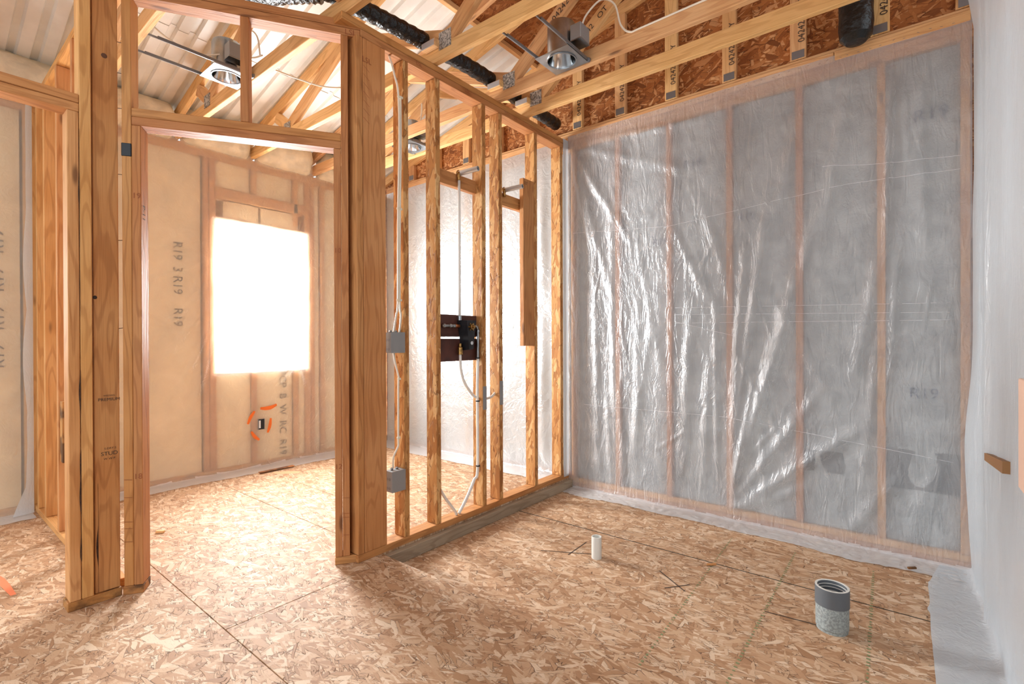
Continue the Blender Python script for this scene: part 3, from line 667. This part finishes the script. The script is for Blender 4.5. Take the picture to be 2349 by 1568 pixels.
def fn_back(u, v):
    x_ = -2.41+2.30*u; top, H = 2.80, 2.80; strip = .21+.04*N(Vector((x_*2, 9, 0))); s = v*(H+strip)
    h = .004+.012*max(0, N(Vector((x_*5+N(Vector((0, 0, s*2))), 1, s*1.2))))+.004*abs(N(Vector((x_*14, 2, s*8))))+(.03*math.exp(-((x_+.25)/.05)**2)*abs(math.sin(s*2.3)))
    if s < H-.02: return (x_, -h, top-s)
    out = max(0, s-H+.02); return (x_, -h*.5-out, .004+max(0, .02-out)*.6+.006*abs(N(Vector((x_*14, out*20, 3)))))
sheet('plastic_sheet', 150, 150, fn_back, POLYW, 'bright milky plastic sheet on the far wall behind the stud partition', lapz=.022)
def fn_win(u, v, y0=-2.80, y1=-.004):
    y_ = y0+(y1-y0)*u; top = 2.80+.012*N(Vector((y_*5, 0, 4))); H = top; strip = .20+.03*N(Vector((y_*2.2, 3, 0)))+(.05 if y_ > -1.35 else 0); s = v*(H+strip); z_ = top-s
    h = .003+.005*abs(N(Vector((y_*4, 7, z_*2))))
    # drag folds pulled toward the window's left edge
    for (ya, za, yb, zb) in ((-1.80, 1.65, -2.25, 1.15), (-1.80, 1.5, -2.2, .95), (-1.80, 1.35, -2.05, .75), (-1.80, 1.85, -2.4, 1.55), (-1.80, 2.0, -2.35, 1.85), (-1.80, 1.2, -1.95, .6), (-1.1, .87, -1.35, .70), (-1.05, .87, -1.0, .7)):
        dd, t, _s = seg_d(y_, z_, (ya, za, yb, zb)); k = dd/.028
        if k < 2.5: h += .012*math.exp(-k*k*2)*math.sin(math.pi*min(1, t*.9+.05))
    if s < H-.02: return (XW+h, y_, z_)
    out = max(0, s-H+.02); return (XW+h*.5+out, y_, .004+max(0, .02-out)*.6+.006*abs(N(Vector((y_*13, out*20, 6)))))
sheet('plastic_sheet', 220, 200, fn_win, POLYK, 'plastic sheet over kraft insulation with a bright covered window, seen through the doorway', lapz=.022)
sheet('plastic_sheet', 90, 120, lambda u, v: fn_win(u, v, -4.5, -2.93), POLYK, 'plastic sheet over insulation at far left, left of the narrow stud wall', lapz=.022)
def fn_right(u, v):
    y_ = -.005-4.1*u; top = 2.98-.18*min(1, u*9); H = top-ZL; strip = .11+.06*min(1, u*12)+.015*N(Vector((y_*3, 1, 1))); s = v*(H+strip); z_ = top-s
    c = max(0, 1-u*4.1/.18)
    bul = .055*math.exp(-((z_-.62)/.33)**2)*math.exp(-((y_+.10)/.22)**2)+.03*math.exp(-((z_-.2)/.3)**2)*math.exp(-((y_+.15)/.2)**2)
    h = .012+bul+.014*max(0, N(Vector((y_*7+N(Vector((z_*1.3, 0, 0))), z_*.9, 2))))+.02*math.exp(-((y_+.62+.12*N(Vector((0, 0, z_*1.5))))/.03)**2)+.015*math.exp(-((y_+.3+.1*z_*.3)/.02)**2)
    if z_ > 2.75: h += .05*c*(z_-2.75)*4
    if s < H-.02: return (2.478-h*.7, y_, z_)
    out = max(0, s-H+.02); return (2.472-h*.4-out, y_, ZL+.006+max(0, .02-out)*.8+.006*abs(N(Vector((y_*11, out*18, 8)))))
sheet('plastic_sheet', 200, 160, fn_right, POLYR, 'white draped plastic sheet on the right wall, bulging at the corner')
# flap curling off the far stud wall
sheet('plastic_flap', 6, 60, lambda u, v: (-2.33+.02*u, -2.925-.055*u*(.6+.7*abs(N(Vector((0, 3, v*4)))))-(.10*max(0, v-.93)*10*u), 2.70-2.69*v), POLYR, 'narrow white plastic edge curling out beside the far stud wall', 'plastic flap')
# plastic turned over the end stud of the partition
sheet('plastic_flap', 6, 90, lambda u, v: (.0035+.004*abs(N(Vector((1, u*3, v*30)))), -.005-.075*u*(1+.25*N(Vector((0, 2, v*9)))), 2.79-2.77*v), POLYR, 'strip of plastic stapled over the last stud at the room corner', 'plastic flap')
# staples along the top of the large sheet
sg = bmesh.new(); rs = random.Random(2)
for i in range(46):
    x_ = .1+i*.051+rs.uniform(-.01, .01); z_ = 2.806+rs.uniform(-.005, .006); a = rs.uniform(-.5, .5)
    mm = Matrix.Translation((x_, -.0075, z_)) @ Matrix.Rotation(a, 4, 'Y') @ Matrix.Diagonal((.011, .001, .0014, 1)); bmesh.ops.create_cube(sg, size=1, matrix=mm)
me = bpy.data.meshes.new('staples'); sg.to_mesh(me); sg.free(); me.materials.append(STEELD)
tag(link('staples', me, Matrix.Identity(4)), 'row of small staples holding the large plastic sheet to the top plate', 'staples', kind='stuff')
# spray paint on the window wall sheet
pm = tag(stroke('spray_paint_ring', [(XW+.014, -1.42+dy, .55+dz) for dy, dz in ((0, -.02), (.05, -.025), (.10, -.02), (.15, .0))], .035, ORANGE, None, (1, 0, 0), 1), 'broken orange spray paint ring around the outlet below the window', 'paint mark')
for pts in (((-1.47, .51), (-1.505, .46), (-1.53, .40)), ((-1.50, .33), (-1.47, .28), (-1.43, .245)), ((-1.325, .43), (-1.335, .36), (-1.355, .30))):
    stroke('paint_dash', [(XW+.014, a, b) for a, b in pts], .028, ORANGE, pm, (1, 0, 0), 1)
# ------------------------------------------------------------------ services
def can_light(cx_, cy_, z0, label, y_bars, side=1):
    t = thing('recessed_light', (cx_, cy_, z0), label, 'recessed light')
    # mounting pan with a round hole
    n = 48; vs = []; fs = []; S = .115
    for k in range(n):
        a = 2*math.pi*k/n; c, s = math.cos(a), math.sin(a); q = S/max(abs(c), abs(s)); vs += [(cx_+.084*c, cy_+.084*s, z0), (cx_+q*c, cy_+q*s, z0)]
    for k in range(n): j = (k+1) % n; fs.append((2*k, 2*k+1, 2*j+1, 2*j))
    o = mesh('mounting_pan', vs, fs, ZINC, t); o.modifiers.new('s', 'SOLIDIFY').thickness = .0025
    lathe('trim_ring', [(.080, .004), (.083, -.006), (.089, -.006), (.090, .003)], (cx_, cy_, z0-.002), (0, 0, 1), ZINC, t, n=40)
    lathe('can', [(.084, 0), (.084, .19), (.079, .205), (.02, .207), (.001, .207)], (cx_, cy_, z0), (0, 0, 1), ZINC, t, n=40)
    lathe('reflector', [(.079, -.002), (.070, .03), (.055, .075), (.030, .11), (.001, .118)], (cx_, cy_, z0), (0, 0, 1), CHROME, t, n=40)
    jx_ = cx_+side*.125
    box('junction_box', (jx_-.035, cy_-.05, z0+.055), (jx_+.035, cy_+.05, z0+.145), BOXG, t, bev=.003)
    box('box_cover', (jx_-.033, cy_-.052, z0+.05), (jx_+.037, cy_+.052, z0+.055), ZINC, t, bev=.001)
    for dx in (-.112, .112):
        beam('bar_hanger', (cx_+dx, y_bars[0], z0+.010), (cx_+dx, y_bars[1], z0+.010), .006, .012, ZINC, t, bev=.001)
        beam('bar_hanger', (cx_+dx+.007, y_bars[0]+.05, z0+.010), (cx_+dx+.007, y_bars[1], z0+.010), .004, .018, STEELD, t, bev=.001)
    lathe('bar_clamp', [(.001, 0), (.012, 0), (.014, .012), (.006, .016), (.006, .03), (.001, .03)], (cx_+.12, y_bars[1]-.02 if cy_ < y_bars[1]-.12 else cy_+.10, z0+.006), (0, 1, .2), STEELD, t, n=12)
    return t
can_light(.60, -1.02, 2.80, 'silver recessed can light with junction box between the front trusses, top centre', (-1.45, -.90))
can_light(-1.13, -2.19, 2.80, 'recessed can light seen through the transom over the doorway', (-2.64, -2.08))
can_light(-1.12, -.725, 2.80, 'recessed can light seen deep between the partition studs', (-.86, -.59))
tag(tube('electrical_cable', [(.72, -1.0, 2.945), (.75, -.99, 3.02), (.83, -.96, 3.09), (.90, -.93, 3.05), (.93, -.915, 2.93), (.98, -.905, 2.875), (1.06, -.9035, 2.872), (1.4, -.9035, 2.876), (1.9, -.9035, 2.874), (2.4, -.9035, 2.876)], .0055, ROMEX, n=8), 'white cable looping from the front can light and running along a truss', 'cable')
tag(tube('electrical_cable', [(-1.10, -2.64, 2.94), (-1.12, -2.5, 2.88), (-1.11, -2.35, 2.86), (-1.06, -2.22, 2.90), (-.95, -2.12, 2.885), (-.88, -2.085, 2.89)], .005, ROMEX, n=8), 'sagging cable over the hanger bars seen through the transom', 'cable')
tag(tube('electrical_cable', [(-1.005, -2.17, 2.93), (-.99, -2.15, 3.02), (-.95, -2.12, 3.05), (-.91, -2.10, 3.0), (-.90, -2.09, 2.89)], .005, ROMEX, n=8), 'short cable arch beside the transom can light', 'cable')
tag(tube('electrical_cable', [(-.95, -2.03, 2.87), (-.86, -1.85, 2.83), (-.78, -1.70, 2.815), (-.60, -1.50, 2.84)], .005, ROMEX, n=8), 'thin cable drooping between two trusses, right part of the transom', 'cable')
tag(tube('electrical_cable', [(-1.0, -.73, 2.94), (-.97, -.74, 3.05), (-.92, -.78, 3.09), (-.86, -.83, 3.0), (-.84, -.86, 2.9)], .005, ROMEX, n=8), 'thin cable arch above the farthest can light', 'cable')
cb = tag(tube('wall_cable', [(-.03, -1.79, 2.711), (-.012, -1.785, 2.66), (.0, -1.776, 2.60), (.003, -1.752, 2.50), (.004, -1.748, 2.23), (.004, -1.758, 1.87), (.004, -1.762, 1.37), (.001, -1.772, 1.28), (-.03, -1.765, 1.187)], .0055, ROMEX, n=8), 'pair of cream cables running down the first strand-board stud to the upper box', 'cable')
tube('cable_strand', [(.0, -1.735, 2.50), (.004, -1.738, 2.2), (.004, -1.745, 1.87), (.004, -1.75, 1.37), (.001, -1.74, 1.28), (-.03, -1.725, 1.187)], .0055, ROMEX, cb, n=8)
STP = plain('cream_staple', (236, 228, 206), .5)
for zz, yy in ((2.49, -1.744), (1.87, -1.752), (1.365, -1.757)): box('cable_staple', (.0, yy-.016, zz-.006), (.012, yy+.018, zz+.006), STP, cb, bev=.002)
cb = tag(tube('wall_cable', [(-.03, -1.765, 1.08), (-.01, -1.775, 1.03), (.003, -1.758, .935), (.004, -1.762, .90), (.004, -1.764, .60), (.003, -1.764, .56), (-.012, -1.785, .50), (-.03, -1.775, .436)], .0055, ROMEX, n=8), 'single cream cable linking the upper and lower electrical boxes', 'cable')
for zz, yy in ((.93, -1.758), (.605, -1.764)): box('cable_staple', (.0, yy-.010, zz-.006), (.012, yy+.010, zz+.006), STP, cb, bev=.002)
def ebox(y0, y1, z0, z1, label):
    t = thing('electrical_box', (-.03, (y0+y1)/2, z0), label, 'electrical box')
    x0, x1, w_ = -.052, .010, .002
    for nm, lo, hi in (('side', (x0, y0, z0), (x1, y0+w_, z1)), ('side', (x0, y1-w_, z0), (x1, y1, z1)), ('side', (x0, y0, z0), (x1, y1, z0+w_)), ('side', (x0, y0, z1-w_), (x1, y1, z1)), ('back', (x0, y0, z0), (x0+w_, y1, z1))):
        box(nm, lo, hi, BOXG, t, bev=.0006)
    for i in range(4): lathe('knockout', [(.001, 0), (.008, 0), (.0085, -.001)], (x0+.02+.02*(i % 2), y0-.0008, z0+.02+.05*(i//2)), (0, -1, 0), STEELD, t, n=14)
    box('cover', (x1, y0-.001, z0-.001), (x1+.002, y1+.001, z1+.001), BOXG, t, bev=.0005)
    tube('clamp', [(x0+.02, y0+.03, z1), (x0+.02, y0+.03, z1+.012)], .008, ZINC, t, n=10, sm=0); tube('clamp', [(x0+.02, y0+.065, z1), (x0+.02, y0+.065, z1+.012)], .008, ZINC, t, n=10, sm=0)
    return t
ebox(-1.815, -1.721, 1.075, 1.187, 'grey steel electrical box at waist height on the first strand-board stud')
ebox(-1.812, -1.721, .312, .425, 'grey steel electrical box low on the first strand-board stud')
t = thing('outlet_box', (XW+.01, -1.41, .33), 'small open outlet box inside the orange ring below the window', 'electrical box')
box('rim', (XW+.004, -1.440, .335), (XW+.018, -1.436, .435), BOXG, t, bev=.001); box('rim', (XW+.004, -1.385, .335), (XW+.018, -1.381, .435), BOXG, t, bev=.001)
box('rim', (XW+.004, -1.440, .431), (XW+.018, -1.381, .435), BOXG, t, bev=.001); box('back', (XW+.002, -1.437, .337), (XW+.012, -1.384, .433), BLACKP, t, bev=.001)
box('device', (XW+.010, -1.432, .35), (XW+.017, -1.418, .42), WHT, t, bev=.002)
# shower valve and tubing
t = thing('shower_valve', (-.03, -1.20, 1.18), 'black shower valve guard with brass and chrome fittings on brown boards', 'valve')
vs = [(-.05, -1.250, 1.272), (-.05, -1.150, 1.272), (-.05, -1.165, 1.078), (-.05, -1.215, 1.078), (.022, -1.236, 1.268), (.022, -1.150, 1.270), (.022, -1.175, 1.085), (.022, -1.212, 1.083)]
mesh('guard', vs, [(0, 1, 2, 3), (7, 6, 5, 4), (0, 4, 5, 1), (1, 5, 6, 2), (2, 6, 7, 3), (3, 7, 4, 0)], BLACKP, t)
lathe('cartridge', [(.018, 0), (.018, .012), (.010, .014), (.010, .028), (.001, .028)], (.022, -1.193, 1.228), (1, 0, 0), BRASS, t, n=16)
for a in range(6): lathe('screw', [(.005, 0), (.005, .005), (.001, .005)], (.022, -1.193+.026*math.cos(a*1.047), 1.228+.022*math.sin(a*1.047)), (1, 0, 0), BRASS, t, n=8)
lathe('stop', [(.012, 0), (.012, .008), (.005, .01), (.001, .01)], (.022, -1.197, 1.125), (1, 0, 0), CHROME, t, n=16)
tube('inlet', [(-.03, -1.40, 1.232), (-.03, -1.33, 1.234), (-.03, -1.245, 1.236)], .009, ZINC, t, n=12, sm=2)
for yy in (-1.395, -1.34, -1.31): lathe('coupling', [(.009, 0), (.013, .002), (.013, .018), (.009, .02)], (-.03, yy, 1.233), (0, 1, 0), ZINC, t, n=12)
lathe('coupling', [(.009, 0), (.012, .002), (.012, .03), (.009, .032)], (-.03, -1.285, 1.234), (0, 1, 0), COPPER, t, n=12)
tube('outlet', [(-.03, -1.15, 1.236), (-.03, -1.11, 1.236), (-.03, -1.088, 1.232), (-.03, -1.08, 1.215)], .0095, ZINC, t, n=12)
lathe('body', [(.001, 0), (.017, 0), (.017, .045), (.011, .05), (.011, .07)], (-.03, -1.243, 1.052), (0, 0, 1), BRASS, t, n=14)
lathe('collar', [(.009, 0), (.0135, .002), (.0135, .028), (.009, .03)], (-.03, -1.247, 1.268), (0, 0, 1), ZINC, t, n=12)
tag(tube('water_tube', [(-.03, -1.247, 2.16), (-.03, -1.247, 1.7), (-.03, -1.247, 1.29)], .0085, PEX, n=12, sm=2), 'straight white riser tube between shower arm fitting and black valve', 'pipe')
tag(tube('water_tube', [(-.03, -1.243, 1.055), (-.03, -1.238, .96), (-.03, -1.205, .87), (-.035, -1.13, .79), (-.04, -1.065, .755), (-.045, -1.0, .745), (-.045, -.93, .75), (-.045, -.885, .775)], .0085, PEX, n=12), 'white tube curving from the bottom of the black valve through the studs', 'pipe')
t = tag(tube('water_tube', [(-.028, -1.078, 1.215), (-.028, -1.078, 1.02), (-.028, -1.085, .8), (-.028, -1.085, .30), (-.03, -1.12, .22), (-.03, -1.19, .12), (-.03, -1.262, .04)], .0095, PEX, n=12), 'long vertical white tube strapped beside a stud, bending to the plate', 'pipe')
lathe('coupling', [(.0095, 0), (.0135, .003), (.0135, .02), (.0105, .022), (.0105, .19), (.0095, .195)], (-.028, -1.079, 1.215), (0, 0, -1), ZINC, t, n=14)
for zz in (1.02, .735, .305): lathe('clamp', [(.009, 0), (.0145, .001), (.0145, .008), (.009, .009)], (-.028, -1.083, zz), (0, 0, 1), BLACKP, t, n=14)
t = tag(tube('water_tube', [(-.03, -1.44, .26), (-.03, -1.38, .17), (-.03, -1.30, .07), (-.03, -1.283, .04)], .0095, PEX, n=12), 'short white tube slanting down to the plate left of the long tube', 'pipe')
def arm(y_, label):
    t = thing('shower_arm_stub', (-.05, y_, 2.21), label, 'pipe')
    lathe('pipe', [(.016, 0), (.016, .15), (.011, .151), (.011, .10)], (-.045, y_, 2.212), (1, .12, .03), BRIGHT, t, n=18)
    lathe('flange', [(.001, 0), (.022, 0), (.022, .004), (.014, .006)], (-.0495, y_, 2.212), (1, 0, 0), BRASS, t, n=18)
    tube('elbow', [(-.035, y_-.002, 2.21), (-.035, y_-.015, 2.205), (-.032, y_-.016, 2.16)], .011, BRASS, t, n=10)
arm(-1.232, 'chrome pipe stub on blocking at the top of the white riser tube'); arm(-.775, 'chrome pipe stub beside the short vertical nailing board')
# ducts
rip = lambda i: .05*math.sin(i*1.9)
t = tag(tube('flexible_duct', [(-.10, -.02, 2.95), (-.08, -.5, 2.946), (-.06, -1.0, 2.95), (-.08, -1.5, 2.948), (-.12, -1.9, 2.95), (-.16, -2.15, 2.96)], .048, BLACK, n=20, sm=22, ripple=rip), 'long black foil duct lying along the top of the stud partition', 'duct')
tag(tube('flexible_duct', [(-.16, -2.13, 2.985), (-.26, -2.22, 2.98), (-.42, -2.30, 3.0), (-.62, -2.36, 3.08), (-.85, -2.40, 3.2)], .095, BLACK, n=20, sm=14, ripple=rip), 'thick black foil duct end above the doorway top plate', 'duct')
tag(lathe('vent_boot', [(.001, -.005), (.05, .0), (.078, .03), (.085, .09), (.082, .16), (.086, .4), (.084, .75), (.001, .75)], (1.975, -.098, 2.815), (0, 0, 1), plain('black_wrap', (22, 24, 24), .3, noise_amt=.2, nscale=12, bump=.02), n=28), 'black wrapped duct end hanging above the large plastic sheet', 'duct')
# pipes in the floor
t = thing('drain_pipe', (.843, -1.072, ZL), 'short white drain pipe stub standing in the recessed floor', 'pipe')
lathe('pipe', [(.028, 0), (.028, .118), (.0275, .12), (.023, .12), (.0225, .118), (.0225, 0)], (.843, -1.055, ZL), (0, 0, 1), PVCW, t, n=36)
lathe('plug', [(.001, .0), (.0225, .0)], (.843, -1.055, ZL+.10), (0, 0, 1), PVCD, t, n=24)
t = thing('toilet_drain_pipe', (1.96, -1.067, ZL), 'wide speckled grey drain pipe with a dark grey collar near the right wall', 'pipe')
px, py = 1.952, -1.045
lathe('pipe', [(.057, 0), (.057, .01), (.060, .014), (.060, .105)], (px, py, ZL), (0, 0, 1), CEMG, t, n=40)
lathe('collar', [(.060, .105), (.0625, .106), (.0625, .178), (.061, .18), (.054, .18), (.053, .176), (.053, .12), (.050, .118), (.050, .02)], (px, py, ZL), (0, 0, 1), ABSG, t, n=40)
for zz in (.135, .15, .163): lathe('thread', [(.054, 0), (.0515, .003), (.054, .006)], (px, py, ZL+zz), (0, 0, 1), PVCW, t, n=40)
lathe('rim', [(.0615, 0), (.062, .002), (.054, .002), (.0535, 0)], (px, py, ZL+.179), (0, 0, 1), PVCW, t, n=40)
lathe('floor_plug', [(.001, .0), (.052, .0)], (px, py, ZL+.03), (0, 0, 1), PVCD, t, n=24)
# wood scraps
tag(box('wood_strip', (-2.175, -1.545, .008), (-2.135, -1.24, .016), WOODST), 'thin wood strip lying on the plastic edge below the window', 'wood scrap')
tag(beam('wood_chip', (-1.30, -2.53, .008), (-1.265, -2.50, .008), .02, .014, WOODL, bev=.002), 'small wood chip on the floor inside the doorway', 'wood scrap')
tag(beam('wood_chip', (1.355, -.775, ZL+.006), (1.40, -.755, ZL+.014), .016, .008, WOODF, bev=.002), 'small splinter of wood on the recessed floor near the seam', 'wood scrap')
tag(beam('wood_chip', (2.20, -.20, ZL+.02), (2.235, -.185, ZL+.026), .014, .010, WOODST, bev=.002), 'dark crumb of wood lying on the floor flap of the large sheet', 'wood scrap')
# slot and exposed board on the right wall
t = thing('wall_slot', (2.44, -.86, .65), 'narrow brown slot cut in the white plastic of the right wall', 'slot')
mesh('slot_board', [(q, y_, z_) for q in (2.45, 2.49) for y_, z_ in ((-.66, .634), (-1.16, .684), (-1.16, .726), (-.66, .664))], [(0, 1, 2, 3), (7, 6, 5, 4), (0, 4, 5, 1), (1, 5, 6, 2), (2, 6, 7, 3), (3, 7, 4, 0)], plain('slot_brown', (150, 108, 66), .7), t)
tag(box('exposed_board', (2.462, -1.47, .69), (2.49, -1.372, 1.02), plain('peach_wood', (226, 190, 168), .7)), 'peach coloured board edge showing at the far right of the right wall', 'board')

# repeats of a kind share a group
GROUPS = {'roof_truss': 'roof trusses overhead', 'recessed_light': 'recessed lights hung between the trusses', 'eave_insulation': 'insulation pieces along the left eave', 'water_tube': 'white water tubes in the partition',
          'electrical_box': 'steel boxes on the first partition stud', 'shower_arm_stub': 'pipe stubs on the partition blocking', 'plastic_sheet': 'plastic sheets over the walls', 'plastic_flap': 'loose plastic edges',
          'electrical_cable': 'cables above the trusses', 'wall_cable': 'cables stapled to the first partition stud', 'flexible_duct': 'black foil ducts', 'wood_chip': 'wood crumbs on the floor'}
for o in COL.objects:
    k = o.name.split('.')[0]
    if o.parent is None and k in GROUPS and 'label' in o: o['group'] = GROUPS[k]
